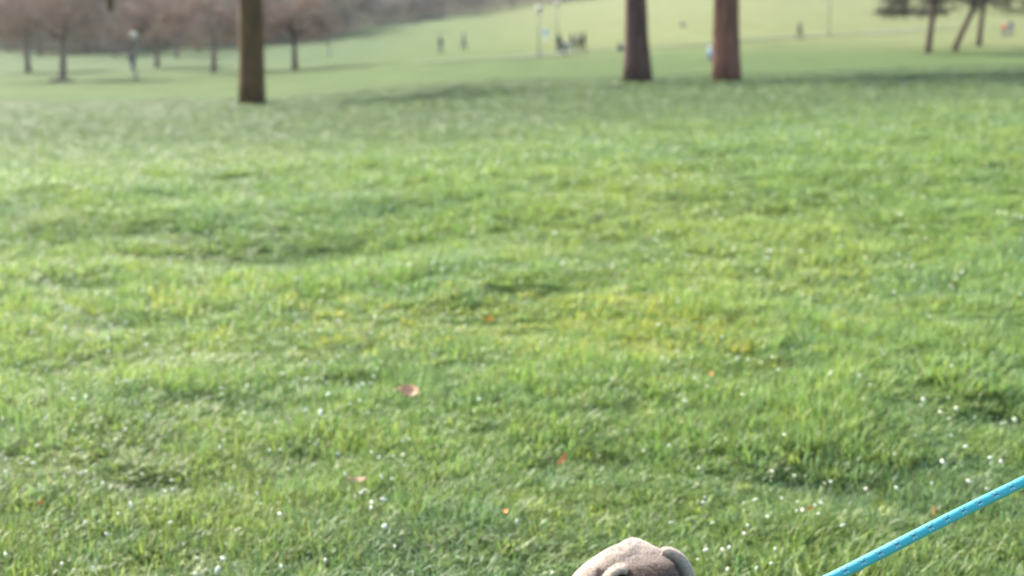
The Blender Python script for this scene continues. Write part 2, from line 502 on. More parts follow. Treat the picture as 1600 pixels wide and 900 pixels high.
# ------------------------------------------------------------------ fallen leaves
def leaf_mat(name, c):
    return noisy(name, tuple(x * .75 for x in c), tuple(min(1, x * 1.15) for x in c), 60, 0.55, 0.3, 0.002)
def leaf(px, py, size, ratio, c, tilt, rz, label, name='fallen_leaf', lift=0.05, curl=0.5):
    best = None
    for dy in range(0, 70, 2):
        q = ground_at(px, py + dy); v_ = q + Vector((0, 0, lift - CAMH)); rr_ = ray(px, py)
        e_ = abs(v_.z / v_.y - rr_.z / rr_.y)
        if best is None or e_ < best[0]: best = (e_, q)
    p = best[1]
    n = 7; mb = MB(); vs = []
    for i in range(n):
        t = i / (n - 1)
        wv = math.sin(math.pi * min(1, t * 0.93 + 0.04)) ** 0.7 * size * ratio * 0.5
        for s in (-1, -.5, 0, .5, 1):
            vs.append(((t - .5) * size, s * wv * (1 + .12 * math.sin(i * 2.3 + s)), curl * size * ((t - .5) ** 2 + 0.35 * abs(s) ** 1.5 * .5)))
    fs = [(i * 5 + k, i * 5 + k + 1, (i + 1) * 5 + k + 1, (i + 1) * 5 + k) for i in range(n - 1) for k in range(4)]
    mb.add(vs, fs)
    root = empty(name, p + Vector((0, 0, lift)), rz)
    root.rotation_euler = (tilt[0], tilt[1], rz)
    tag(root, label, 'leaf', 'dead leaves lying in the grass')
    o = mb.build('blade', leaf_mat('leaf_colour', c), root)
    sm = o.modifiers.new('thick', 'SOLIDIFY'); sm.thickness = 0.0008
    st = MB(); st.tube([(-.5 * size, 0, curl * size * .25), (-.68 * size, .01 * size, .0), (-.85 * size, .04 * size, -.01)], [.0012, .001, .0008], 4)
    st.build('stalk', leaf_mat('leaf_stalk', tuple(x * .6 for x in c)), root)
leaf(641, 612, .082, .62, (0.58, 0.31, 0.17), (R(38), R(8)), R(-20), 'largest dead leaf, pinkish brown, lying left of centre on the grass', curl=.5, lift=.09)
leaf(879, 719, .050, .36, (0.55, 0.20, 0.06), (R(20), R(-42)), R(35), 'narrow orange brown leaf standing on edge beside a dark grass clump', lift=.07)
leaf(791, 799, .022, .6, (0.65, 0.25, 0.03), (R(45), 0), R(-50), 'tiny bright orange leaf in the grass above and left of the dog', lift=.07)
leaf(765, 498, .045, .7, (0.70, 0.36, 0.04), (R(50), 0), R(0), 'small orange leaf among the yellow patch in mid lawn', lift=.07)
leaf(560, 752, .06, .4, (0.48, 0.31, 0.19), (R(12), 0), R(8), 'tan leaf lying flat below the pinkish brown leaf', lift=.06)
leaf(1110, 584, .028, .6, (0.62, 0.32, 0.06), (R(40), 0), R(-30), 'small orange leaf above the bare gap in the grass, right of centre', lift=.07)
leaf(1264, 795, .02, .6, (0.60, 0.26, 0.05), (R(40), 0), R(20), 'tiny orange leaf in the grass left of the blue rope', lift=.07)
leaf(66, 785, .024, .6, (0.60, 0.28, 0.05), (R(50), 0), R(60), 'tiny orange leaf in the grass at the far left near the bottom', lift=.07)
leaf(1457, 797, .026, .35, (0.62, 0.30, 0.05), (R(10), R(-60)), R(40), 'slim orange leaf standing up just above the blue rope', lift=.08)

# ------------------------------------------------------------------ trees
def grow(r, start, d, length, rad, depth, maxd, out, droop=0.0, kids=(3, 5)):
    segs = 5 if depth < 2 else 3
    pts = [start.copy()]; rads = [rad]; p = start.copy(); d = d.normalized()
    for i in range(segs):
        d = (d + Vector((r.gauss(0, .13), r.gauss(0, .13), r.gauss(0, .10) - droop * depth * .12))).normalized()
        p = p + d * length / segs
        pts.append(p.copy()); rads.append(rad * (1 - 0.62 * (i + 1) / segs))
    out.append((depth, pts, rads))
    if depth < maxd:
        for _ in range(r.randint(*kids)):
            t = r.uniform(0.3, 1.0) * segs; i = min(int(t), segs - 1)
            q = pts[i].lerp(pts[i + 1], t - i); rr = rads[i] * 0.62
            ax = Vector((r.gauss(0, 1), r.gauss(0, 1), r.gauss(0, .5))).normalized()
            nd = (d + ax * 0.85).normalized()
            grow(r, q, nd, length * r.uniform(.5, .72), rr, depth + 1, maxd, out, droop, kids)
    return out

def tree_parts(seed, trunk_h, d0, d1, lean, limbs, limb_len, maxd, droop=.2, flare=0.35, twigs=2500, twig_w=.012, twig_l=.7, ups=(.35, 1.3), zmin=None):
    """meshes of a bare deciduous tree, base at the origin: trunk, list of limbs, twigs"""
    r = random.Random(seed)
    tr = MB(); n = 9; pts = []; rads = []
    for i in range(n):
        t = i / (n - 1)
        pts.append(Vector((lean[0] * t * trunk_h + .04 * math.sin(t * 5 + seed) * d0, lean[1] * t * trunk_h, t * trunk_h - (.25 if i == 0 else 0))))
        rads.append((d0 + (d1 - d0) * t) * .5 * (1 + flare * math.exp(-t * trunk_h / (0.9 * d0 + .1))))
    tr.tube(pts, rads, 14)
    for j in range(len(tr.v)):
        x, y, z = tr.v[j]; k = 1 + .06 * noise.noise(Vector((x * 3 / d0 + seed, y * 3 / d0, z * .8)))
        cx, cy = lean[0] * max(z, 0), lean[1] * max(z, 0)
        tr.v[j] = (cx + (x - cx) * k, cy + (y - cy) * k, z)
    tm = tr.mesh('trunk')
    top = pts[-1]; lm = []; tw = MB(); ends = []
    for k in range(limbs):
        a = 2 * math.pi * (k + r.uniform(-.25, .25)) / limbs
        up = r.uniform(*ups)
        st = pts[-1 - (k % 2)] - Vector((0, 0, .05))
        out = grow(r, st, Vector((math.cos(a), math.sin(a), up)), limb_len * r.uniform(.8, 1.15), d1 * .36, 0, maxd, [], droop)
        lb = MB()
        if zmin:
            for _, pp_, _2 in out:
                for q in pp_:
                    if q.z < zmin: q.z = zmin + (zmin - q.z) * .1 - 0
        for dep, pp_, rr in out:
            lb.tube(pp_, rr, 7 if dep == 0 else (4 if dep == 1 else 3), dep == 0)
            if dep >= 1:
                ends += [(q, dep) for q in pp_[1:]]
        lm.append(lb.mesh('limb'))
    for _ in range(twigs):
        q, dep = ends[r.randrange(len(ends))]
        d = Vector((r.gauss(0, 1), r.gauss(0, 1), r.gauss(0, .8) - droop)).normalized()
        s = d.cross(Vector((r.gauss(0, 1), r.gauss(0, 1), r.gauss(0, 1)))).normalized() * twig_w
        e = q + d * twig_l * r.uniform(.4, 1.3); mi = q.lerp(e, .5) + Vector((0, 0, -.06))
        tw.add([q - s, q + s, mi + s * .7, mi - s * .7, e], [(0, 1, 2, 3), (3, 2, 4)])
    return tm, lm, tw.mesh('twigs', False)

def place_tree(parts, loc, bark, twig, label, rz=0.0, scale=1.0, name='bare_tree', group=None):
    tm, lm, wm = parts
    root = empty(name, loc, rz); root.scale = (scale,) * 3
    tag(root, label, 'tree', group)
    for nm, me in [('trunk', tm)] + [('limb', l) for l in lm] + [('twigs', wm)]:
        o = bpy.data.objects.new(nm, me); COL.objects.link(o); o.parent = root
        if not me.materials: me.materials.append(None)
        o.material_slots[0].link = 'OBJECT'; o.material_slots[0].material = twig if nm == 'twigs' else bark
        if nm == 'twigs': o['kind'] = 'stuff'
    return root

# the three near trunks
b1 = ground_at(396, 161, 35)
t1 = tree_parts(11, 6.0, 0.92, 0.80, (-.005, 0), 6, 4.6, 3, flare=.06, twigs=4500, twig_l=.9)
T1 = place_tree(t1, b1, M['bark_olive'], M['twig'], 'thick dark olive tree trunk nearest the camera, standing alone on the left', name='plane_tree', group='large bare trees with thick trunks')
hb = MB(); s0 = P(170, -60, b1.y) ; hb.tube([t1[0].vertices[0].co.lerp(Vector((0, 0, 5.6)), 1), Vector((-1.5, .2, 7.2)), Vector((-3.6, 0, 6.9)), P(166, -55, b1.y) - b1, P(171, -12, b1.y) - b1, P(173, 17, b1.y) - b1], [.2, .18, .16, .14, .125, .11], 8)
hb.build('hanging_branch', M['bark_olive'], T1)
b2 = ground_at(998, 128, 35)
t2 = tree_parts(23, 5.6, 0.84, 0.58, (-.055, 0), 6, 4.6, 3, flare=.34, twigs=4500, twig_l=.9)
place_tree(t2, b2, M['bark_dark'], M['twig'], 'dark trunk flaring to the right at its foot, left of the pair on the right', name='plane_tree', group='large bare trees with thick trunks')
b3 = ground_at(1137, 128, 35)
t3 = tree_parts(35, 5.8, 0.88, 0.62, (-.035, 0), 6, 4.6, 3, flare=.14, twigs=4500, twig_l=.9)
place_tree(t3, b3, M['bark_brown'], M['twig'], 'reddish brown straight trunk, right one of the pair on the right', name='plane_tree', group='large bare trees with thick trunks')

mids = [tree_parts(50 + i, 3.1 + .5 * (i % 2), .50, .38, ((.05, -.04, .02)[i % 3], 0), 7, 3.4, 3, droop=.45, flare=.3, twigs=5200, twig_w=.020, twig_l=.95) for i in range(4)]
lean_r = tree_parts(71, 3.9, .46, .36, (.10, 0), 9, 3.8, 3, droop=.0, ups=(.25, 1.6), zmin=2.9, flare=.2, twigs=8000, twig_w=.022, twig_l=.9)
lean_rr = tree_parts(72, 3.8, .46, .34, (.42, 0), 9, 3.8, 3, droop=.0, ups=(.25, 1.6), zmin=2.9, flare=.2, twigs=8000, twig_w=.022, twig_l=.9)
GM = 'smaller bare trees across the park'
def T(px, py, parts, bark, twig, label, rz=0, sc=1.0, ymin=60, grp=GM):
    return place_tree(parts, ground_at(px, py, ymin), M[bark], M[twig], label, rz, sc, group=grp)
T(98, 126, mids[0], 'bark_grey', 'twig', 'bare brown tree with a dark mound at its foot, leftmost clear trunk', .4, 1.1)
T(44, 113, mids[1], 'bark_grey', 'twig', 'faint pinkish bare tree at the far left edge of the park', 1.4, 1.1)
T(461, 108, mids[2], 'bark_dark', 'twig', 'bare tree with short dark trunk just right of the thick olive trunk', 2.0, .95)
T(334, 113, mids[3], 'bark_grey', 'twig', 'grey bare tree just left of the thick olive trunk', .9, 1.0)
T(246, 105, mids[1], 'bark_grey', 'twig', 'bare tree right of the left lamp post', 3.9, .95)
T(276, 90, mids[0], 'bark_grey', 'twig', 'more distant bare tree between the left lamp post and the thick olive trunk', 5.0, 1.0)
T(1449, 83, lean_r, 'bark_dark', 'twig_dark', 'upright dark tree, leftmost of the three at the right edge', 0, 1.0)
T(1490, 79, lean_rr, 'bark_dark', 'twig_dark', 'tree leaning strongly right, middle of the three at the right edge', 0, 1.0)
T(1529, 72, lean_r, 'bark_dark', 'twig_dark', 'slim dark tree, rightmost of the three at the right edge', .5, 1.0)
# mound at the foot of the left tree
mdm = MB(); mp_ = ground_at(98, 127, 60); mdm.ball(mp_ + Vector((0, -.3, .0)), (1.0, .8, .28), 16, 8)
mo = mdm.build('mulch_mound', noisy('mulch', (0.05, 0.04, 0.03), (0.10, 0.08, 0.055), 6, .95, .8, .05))
tag(mo, 'low dark mulch mound around the foot of the leftmost bare tree', 'mound')

# distant trees at the edge of the wood
far = [tree_parts(80 + i, 2.6, .55, .42, (0, 0), 7, 4.6, 2, droop=.3, flare=.2, twigs=4200, twig_w=.055, twig_l=1.6) for i in range(3)]
edge = [(15, 80), (62, 86), (135, 82), (180, 88), (215, 76), (262, 74), (310, 80), (358, 72), (425, 68), (455, 62), (500, 60), (540, 52), (585, 40), (640, 33), (690, 27), (745, 20), (800, 12), (860, 5), (925, 0)]
where = ['at the far left corner', 'behind the pinkish tree', 'beside the rusty hedge on its left', 'behind the rusty hedge', 'behind the left lamp post', 'behind the two slender trees', 'left of the grey tree', 'touching the thick olive trunk on its left',
         'touching the thick olive trunk on its right', 'behind the short dark trunk', 'beside the second lamp post', 'right of the second lamp post', 'where the wood edge starts to climb', 'lower on the climbing wood edge', 'above the lone walker on the left', 'above the second walker',
         'left of the tall lamp posts', 'behind the tall lamp posts', 'highest on the hill left of the dark trunk']
for i, ((x, y), wd) in enumerate(zip(edge, where)):
    T(x, y, far[i % 3], 'bark_grey', 'twig_far', 'distant grey brown bare tree ' + wd, i * 1.3, 1.0 + .12 * (i % 3), 150, 'distant bare trees along the edge of the wood')

# far wood behind (reads as one mass)
fw = MB(); r = random.Random(9)
def along(t):
    k = t * (len(edge) - 1); i = min(int(k), len(edge) - 2); f = k - i
    return edge[i][0] * (1 - f) + edge[i + 1][0] * f, edge[i][1] * (1 - f) + edge[i + 1][1] * f
line = []
for i in range(61):
    x, y = along(i / 60); g = ground_at(x, y, 150); line.append((x, g))
line = [(-500 + 0 * i, line[0][1] + Vector((-70, 0, 0))) if i == 0 else l for i, l in enumerate(line)]
for _ in range(60000):
    k = r.random() * 59.99; i = int(k); g = line[i][1].lerp(line[i + 1][1], k - i)
    bk = r.uniform(6, 45); y = g.y + bk; x = g.x * (y / g.y) + r.gauss(0, 2)
    hmax = 11 + 4 * noise.noise(Vector((x * .07, y * .05, 0)))
    hh = r.random() ** .8 * hmax
    c = Vector((x, y, ground(x, y) + hh))
    d = Vector((r.gauss(0, 1), r.gauss(0, .6), r.gauss(0, 1.1))).normalized(); s = d.cross(Vector((0, 1, .2))).normalized()
    l_ = r.uniform(.5, 1.5); w_ = r.uniform(.03, .13)
    fw.add([c - d * l_ - s * w_, c - d * l_ + s * w_, c + d * l_], [(0, 1, 2)])
fo = fw.build('far_wood', M['twig_far'], smooth=False)
tag(fo, 'hazy brown grey mass of bare twigs and undergrowth along the top left', 'wood', kind='stuff')

# rusty hedge and evergreen bushes
def bush(px, py, w_, d_, h_, mat, name, label, n=2600, lw=.12, ymin=100):
    g = ground_at(px, py, ymin); r = random.Random(int(px * 7 + py)); mb = MB()
    for _ in range(n):
        v = Vector((r.gauss(0, 1), r.gauss(0, 1), abs(r.gauss(0, 1)))).normalized() * (r.uniform(.55, 1.0))
        v = v * (1 + .3 * noise.noise(v * 2.2 + Vector((px, 0, 0))))
        c = Vector((v.x * w_, v.y * d_, v.z * h_))
        a = Vector((r.gauss(0, 1), r.gauss(0, 1), r.gauss(0, 1))).normalized() * lw
        b = a.cross(Vector((r.gauss(0, 1), r.gauss(0, 1), r.gauss(0, 1)))).normalized() * lw * .6
        mb.add([c - a, c + b, c + a, c - b], [(0, 1, 2, 3)])
    root = empty(name, g); tag(root, label, 'hedge' if 'hedge' in name else 'bush')
    f = mb.build('foliage', mat, root, False); f['kind'] = 'stuff'
    st = MB()
    for k in range(5):
        a = k * 1.3
        st.tube([(0.2 * w_ * math.cos(a), .2 * d_ * math.sin(a), -.1), (.5 * w_ * math.cos(a), .5 * d_ * math.sin(a), .6 * h_)], [.06, .02], 5)
    st.build('stems', M['bark_grey'], root)
    return root
bush(150, 72, 4.6, 1.5, 3.6, M['rust_leaf'], 'beech_hedge', 'rusty brown hedge holding dead leaves, right of the leftmost bare tree')
bush(668, 32, 5.0, 2.0, 1.8, M['ever'], 'evergreen_bush', 'dull green bush on the climbing wood edge above the left walkers', ymin=150)
bush(20, 78, 6.0, 2.0, 2.6, M['ever'], 'evergreen_bush', 'dull green bush at the far left edge below the wood', ymin=150)
bush(420, 66, 6.0, 2.0, 2.2, M['twig_dark'], 'bare_bush', 'grey brown bare bush behind the short dark trunk', ymin=150)
bush(620, 40, 9.0, 3.0, 1.7, M['ever'], 'evergreen_bush', 'long low dull green bush where the wood edge climbs', ymin=150)

# ------------------------------------------------------------------ lamp posts
def lamp_post(px, py, top, label, ymin=60):
    g = ground_at(px, py, ymin)
    h = (ray(px, top).z / ray(px, top).y) * g.y + CAMH - g.z
    root = empty('lamp_post', g); tag(root, label, 'lamp post', 'park lamp posts with pale globes')
    b = MB(); b.tube([(0, 0, -.1), (0, 0, .25), (0, 0, .3), (0, 0, .55), (0, 0, .6)], [.13, .13, .10, .10, .07], 10); b.build('base', M['post'], root)
    p = MB(); p.tube([(0, 0, .55), (0, 0, h * .5), (0, 0, h * .52), (0, 0, h * .54), (0, 0, h - .36)], [.06, .05, .065, .05, .04], 8); p.build('post', M['post'], root)
    c = MB(); c.tube([(0, 0, h - .38), (0, 0, h - .33), (0, 0, h - .28)], [.05, .13, .15], 10); c.build('collar', M['post'], root)
    gl = MB(); gl.ball((0, 0, h), (.28, .28, .28), 16, 10); gl.build('globe', M['globe'], root)
    f = MB(); f.tube([(0, 0, h + .34), (0, 0, h + .40), (0, 0, h + .52)], [.10, .06, .01], 8); f.build('finial', M['post'], root)
    return root
lamp_post(212, 124, 55, 'lamp post with pale globe left of the thick olive trunk')
lamp_post(515, 88, 38, 'pale globe lamp post right of the thick olive trunk by the wood edge', 90)
lamp_post(842, 88, 14, 'pale globe lamp post left of the dark group of walkers')
lamp_post(870, 80, 5, 'pinkish globe lamp post rising behind the dark group of walkers', 100)
lamp_post(1295, 56, -30, 'faint slim lamp post on the bright slope right of the lone dark walker', 90)

# ------------------------------------------------------------------ people
def skin_mesh(name, verts, edges, rads, root=0, levels=1):
    m = bpy.data.meshes.new(name); m.from_pydata([tuple(v) for v in verts], edges, [])
    o = bpy.data.objects.new(name, m); COL.objects.link(o)
    sk = o.modifiers.new('skin', 'SKIN'); sk.use_smooth_shade = True
    if not m.skin_vertices: m.skin_vertices.new()
    for i, rr in enumerate(rads):
        m.skin_vertices[0].data[i].radius = (rr, rr) if not hasattr(rr, '__len__') else rr
        m.skin_vertices[0].data[i].use_root = (i == root)
    ss = o.modifiers.new('sub', 'SUBSURF'); ss.levels = levels; ss.render_levels = levels
    bpy.context.view_layer.update()
    dg = bpy.context.evaluated_depsgraph_get()
    me = bpy.data.meshes.new_from_object(o.evaluated_get(dg))
    bpy.data.objects.remove(o, do_unlink=True)
    me.polygons.foreach_set('use_smooth', [True] * len(me.polygons))
    return me

def person(px, py, label, rz, top, legs, hair=None, h=1.70, pose='walk', ymin=60, group=None, hat=None):
    g = ground_at(px, py, ymin)
    root = empty('person', g, rz); root.scale = (h / 1.72,) * 3
    tag(root, label, 'person', group)
    st = .26 if pose == 'walk' else .03
    if pose == 'sit':
        J = dict(pel=(0, 0, .12), chest=(0, .02, .45), neck=(0, .0, .60), head=(0, -.02, .72), crown=(0, 0, .84),
                 ls=(-.18, 0, .53), le=(-.25, -.16, .34), lh=(-.16, -.36, .30), lf=(-.15, -.43, .28), rs=(.18, 0, .53), re=(.25, -.16, .34), rh=(.16, -.36, .30), rf=(.15, -.43, .28),
                 lp=(-.10, 0, .12), lk=(-.14, -.40, .42), la=(-.14, -.62, .08), lt=(-.14, -.80, .05), rp=(.10, 0, .12), rk=(.14, -.40, .42), ra=(.14, -.62, .08), rt=(.14, -.80, .05))
    else:
        J = dict(pel=(0, 0, .95), chest=(0, 0, 1.28), neck=(0, 0, 1.46), head=(0, -.02, 1.58), crown=(0, 0, 1.68),
                 ls=(-.19, 0, 1.40), le=(-.25, st * .4, 1.12), lh=(-.25, st * .1 - .06, .88), lf=(-.25, st * .1 - .10, .78), rs=(.19, 0, 1.40), re=(.25, -st * .4, 1.12), rh=(.25, -st * .8 - .06, .90), rf=(.25, -st * .8 - .12, .81),
                 lp=(-.09, 0, .92), lk=(-.10, -st * .8, .50), la=(-.10, -st, .08), lt=(-.10, -st - .18, .04), rp=(.09, 0, .92), rk=(.10, st * .35, .50), ra=(.10, st, .10), rt=(.10, st - .16, .04))
    names = list(J)
    ed = [('pel', 'chest'), ('chest', 'neck'), ('neck', 'head'), ('head', 'crown'), ('chest', 'ls'), ('ls', 'le'), ('le', 'lh'), ('lh', 'lf'), ('chest', 'rs'), ('rs', 're'), ('re', 'rh'), ('rh', 'rf'),
          ('pel', 'lp'), ('lp', 'lk'), ('lk', 'la'), ('la', 'lt'), ('pel', 'rp'), ('rp', 'rk'), ('rk', 'ra'), ('ra', 'rt')]
    RD = dict(pel=(.13, .10), chest=(.14, .10), neck=.055, head=(.085, .10), crown=.06, ls=.065, rs=.065, le=.045, re=.045, lh=.032, rh=.032, lf=.025, rf=.025, lp=.09, rp=.09, lk=.06, rk=.06, la=.042, ra=.042, lt=.035, rt=.035)
    def sub(keep, grow_, name, mat):
        ks = [k for k in names if k in keep]; ix = {k: i for i, k in enumerate(ks)}
        es = [(ix[a], ix[b]) for a, b in ed if a in ix and b in ix]
        rd = [tuple(x + grow_ for x in RD[k]) if hasattr(RD[k], '__len__') else (RD[k] + grow_,) * 2 for k in ks]
        link(name, skin_mesh(name, [J[k] for k in ks], es, rd), mat, root)
    sub(names, 0, 'body', M['skin'])
    sub(('pel', 'chest', 'ls', 'le', 'lh', 'rs', 're', 'rh'), .052, 'jacket', top)
    sub(('pel', 'lp', 'lk', 'la', 'rp', 'rk', 'ra'), .032, 'trousers', legs)
    hd = Vector(J['head'])
    hm = MB(); hm.ball(hd + Vector((0, .03, .035)), (.098, .112, .12), 12, 8); hm.build('hat' if hat else 'hair', hat or hair or M['hair'], root)
    for s in ('l', 'r'):
        a = Vector(J[s + 'a']); t_ = Vector(J[s + 't']); sh = MB(); sh.tube([a + Vector((0, .05, -.02)), a.lerp(t_, .5) + Vector((0, 0, -.01)), t_ + Vector((0, -.04, -.01))], [.06, .055, .035], 8); sh.build('shoe', M['hair'], root)
    fc = MB(); fc.ball(hd + Vector((0, -.105, -.01)), (.014, .022, .02), 6, 4); fc.build('nose', M['skin'], root)
    for s in (-1, 1):
        e = MB(); e.ball(hd + Vector((s * .033, -.09, .02)), .011, 6, 4); e.build('eye', M['hair'], root)
    return root
dk = cloth('dark_coat', (.022, .026, .028)); nv = cloth('navy_coat', (.04, .05, .09)); gr = cloth('grey_coat', (.17, .18, .18)); wh = cloth('white_top', (.75, .78, .80))
lb = cloth('pale_blue_top', (.38, .55, .66)); og = cloth('orange_coat', (.85, .14, .035)); dj = cloth('denim', (.09, .12, .18)); gn = cloth('green_grey_coat', (.10, .13, .10)); be = cloth('beige', (.45, .40, .32))
person(688, 82, 'distant walker in green grey coat, left one of the pair on the left', R(80), gn, dj, h=1.6)
person(724, 79, 'distant walker in grey clothes, right one of the pair on the left', R(100), gr, gr)
person(207, 112, 'dim standing figure in dark clothes beside the left lamp post', R(30), cloth('mauve_coat', (.10, .085, .095)), dj, h=1.85)
person(852, 66, 'distant person in a white and pale blue top behind the left tall lamp post', R(20), lb, wh, ymin=100, h=1.65, hat=wh)
person(873, 84, 'dark dressed walker at the left end of the dark group', R(60), dk, dk, h=1.65)
person(882, 88, 'shorter person in dark clothes with pale hood in the dark group', R(10), nv, dj, h=1.15, hat=wh)
person(893, 82, 'dark dressed walker in the middle of the dark group', R(-60), dk, dj, h=1.6)
person(903, 81, 'dark dressed walker second from the right in the dark group', R(-80), gn, dk, h=1.68)
person(912, 81, 'dark dressed walker at the right end of the dark group', R(-100), dk, dk, h=1.72)
person(968, 80, 'small dark figure sitting beside the dark flaring trunk', R(70), nv, dj, pose='sit', h=1.6)
person(1109, 94, 'figure in pale blue sitting by the left side of the reddish brown trunk', R(60), lb, be, pose='sit', h=1.7, hat=wh)
person(1249, 61, 'lone walker in dark clothes on the bright slope right of the trunks', R(90), dk, dk, h=1.72)
person(1065, 42, 'grey figure sitting on the bright slope between the two trunks', R(90), gr, gr, pose='sit', h=1.9, ymin=100)
person(1568, 58, 'person in orange jacket with white hat at the right edge', R(60), og, dj, h=1.9, hat=wh)
person(1579, 57, 'taller person in navy coat beside the orange jacket at the right edge', R(-60), nv, dj, h=2.0)

# ------------------------------------------------------------------ the dog
def brow_tone_crown_light(t, tc, src, b):
    # coat darker brown on forehead and face; grazing light painted on crown and nape
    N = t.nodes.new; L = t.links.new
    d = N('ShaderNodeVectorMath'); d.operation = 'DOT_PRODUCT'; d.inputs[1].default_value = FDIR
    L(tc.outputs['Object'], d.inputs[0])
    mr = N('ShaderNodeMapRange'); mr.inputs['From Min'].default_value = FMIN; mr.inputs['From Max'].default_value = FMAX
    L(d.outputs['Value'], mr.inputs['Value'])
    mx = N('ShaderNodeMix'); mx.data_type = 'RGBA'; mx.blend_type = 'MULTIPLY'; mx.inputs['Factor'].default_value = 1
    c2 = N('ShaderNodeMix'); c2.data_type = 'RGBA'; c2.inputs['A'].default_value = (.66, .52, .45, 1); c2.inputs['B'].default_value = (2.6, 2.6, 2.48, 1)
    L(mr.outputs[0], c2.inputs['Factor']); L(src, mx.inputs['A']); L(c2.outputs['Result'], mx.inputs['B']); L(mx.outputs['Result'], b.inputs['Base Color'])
def fur_material():
    m, t, b = base_mat('dog_coat', 0.75)
    N = t.nodes.new; L = t.links.new
    tc = N('ShaderNodeTexCoord')
    n = N('ShaderNodeTexNoise'); n.inputs['Scale'].default_value = 260; n.inputs['Detail'].default_value = 5
    n2 = N('ShaderNodeTexNoise'); n2.inputs['Scale'].default_value = 14; n2.inputs['Detail'].default_value = 3
    cr = N('ShaderNodeValToRGB'); cr.color_ramp.elements[0].position = .35; cr.color_ramp.elements[1].position = .7
    cr.color_ramp.elements[0].color = (.140, .109, .088, 1); cr.color_ramp.elements[1].color = (.215, .176, .146, 1)
    ad = N('ShaderNodeMath'); ad.operation = 'MULTIPLY_ADD'; ad.inputs[1].default_value = .5
    L(tc.outputs['Object'], n.inputs['Vector']); L(tc.outputs['Object'], n2.inputs['Vector'])
    sc_ = N('ShaderNodeMath'); sc_.operation = 'MULTIPLY'; sc_.inputs[1].default_value = .5
    L(n2.outputs['Fac'], sc_.inputs[0]); L(n.outputs['Fac'], ad.inputs[0]); L(sc_.outputs[0], ad.inputs[2])
    L(ad.outputs[0], cr.inputs[0])
    brow_tone_crown_light(t, tc, cr.outputs[0], b)
    bp = N('ShaderNodeBump'); bp.inputs['Strength'].default_value = .5; bp.inputs['Distance'].default_value = .002
    L(n.outputs['Fac'], bp.inputs['Height']); L(bp.outputs[0], b.inputs['Normal'])
    b.inputs['Sheen Weight'].default_value = .5; b.inputs['Sheen Roughness'].default_value = .4
    return m
M['nose'] = noisy('dog_nose', (.06, .045, .04), (.09, .07, .06), 80, .35, .3, .001)
M['eye'] = noisy('dog_eye', (.22, .15, .05), (.30, .22, .08), 80, .1, 0)
M['collar'] = noisy('collar_web', (.02, .30, .38), (.03, .38, .47), 120, .6, .3, .001)

DD = 2.12                                       # distance of the head along the optical axis
K = DD / F                                     # metres per photo pixel there
head0 = P(1000, 900, DD)
cx_, cu_, cn_ = Vector((1, 0, 0)), Vector((0, math.sin(PITCH), math.cos(PITCH))), Vector((0, -math.cos(PITCH), math.sin(PITCH)))
def H(x, y, z):                                # x right, y up, z towards the camera, in photo pixels from (1000,900)
    return head0 + cx_ * x * K + cu_ * y * K + cn_ * z * K
dog_base = Vector((head0.x - .08, head0.y + .10, 0))
dog = empty('dog', dog_base)
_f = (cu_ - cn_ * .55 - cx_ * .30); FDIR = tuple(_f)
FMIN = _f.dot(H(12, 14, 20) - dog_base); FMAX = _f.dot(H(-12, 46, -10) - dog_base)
M['coat'] = fur_material()
tag(dog, 'short haired grey brown dog sitting, only the top of its head and ears in view', 'dog')
HR = Matrix((cx_, cu_, cn_)).transposed()      # columns: head axes
db = MB()
def E(x, y, z, rx, ry, rz_, tilt=0.0):
    q = HR @ Matrix.Rotation(R(tilt), 3, 'Z')
    db.ball(H(x, y, z) - dog_base, (rx * K, ry * K, rz_ * K), 20, 14, q)
# skull, occiput, nape, brows, cheeks, muzzle
E(2, -30, -10, 64, 64, 70)
E(-8, 28, -35, 22, 26, 26)         # occipital peak
E(14, 15, -32, 46, 27, 40, -22)
E(28, -6, -5, 40, 36, 44, -25)
E(-47, 3, -42, 76, 25, 46, 31)     # nape on the left, sunlit slope
E(-30, 0, -30, 50, 40, 40, 31)
E(-70, -106, -75, 58, 62, 60)       # neck running back and left
E(30, -60, 30, 50, 50, 50)
E(45, -105, 75, 34, 32, 55, -10)   # muzzle
E(52, -120, 110, 26, 24, 34)
E(-20, -95, -60, 66, 70, 60)
# neck down to the shoulders, chest, trunk, haunches (in world metres, sitting)
def W(c, r_, rot=None): db.ball(Vector(c), r_, 20, 14, rot)
nk = H(-70, -120, -110) - dog_base
hz = head0.z
W(nk, (.075, .08, .09)); W(nk + Vector((0, .05, -.08)), (.085, .09, .10))
W((.03, .04, hz - .24), (.115, .12, .13)); W((.02, .10, hz - .33), (.13, .15, .16))
W((0, .22, hz - .40), (.125, .16, .16)); W((0, .34, .21), (.13, .17, .15)); W((0, .44, .15), (.13, .14, .13))
for s in (-1, 1):
    W((s * .11, .36, .16), (.065, .15, .12)); W((s * .13, .24, .06), (.045, .12, .045)); W((s * .13, .14, .035), (.04, .07, .032))
    for k in range(8):
        t = k / 7; W((s * .075 + .02, .02 - .02 * t, (hz - .33) * (1 - t) + .04 * t), (.052 - .02 * t, .055 - .022 * t, .06))
    W((s * .075 + .02, -.03, .028), (.038, .055, .028))
    for k in range(4): W((s * .075 + .02 + (k - 1.5) * .016, -.075, .018), (.010, .022, .016))
tmp = db.build('body', M['coat'], dog)
rm = tmp.modifiers.new('remesh', 'REMESH'); rm.mode = 'VOXEL'; rm.voxel_size = .0045
sm = tmp.modifiers.new('smooth', 'SMOOTH'); sm.factor = .8; sm.iterations = 9
bpy.context.view_layer.update()
dme = bpy.data.meshes.new_from_object(tmp.evaluated_get(bpy.context.evaluated_depsgraph_get()))
tmp.modifiers.clear(); tmp.data = dme
if not dme.materials: dme.materials.append(M['coat'])
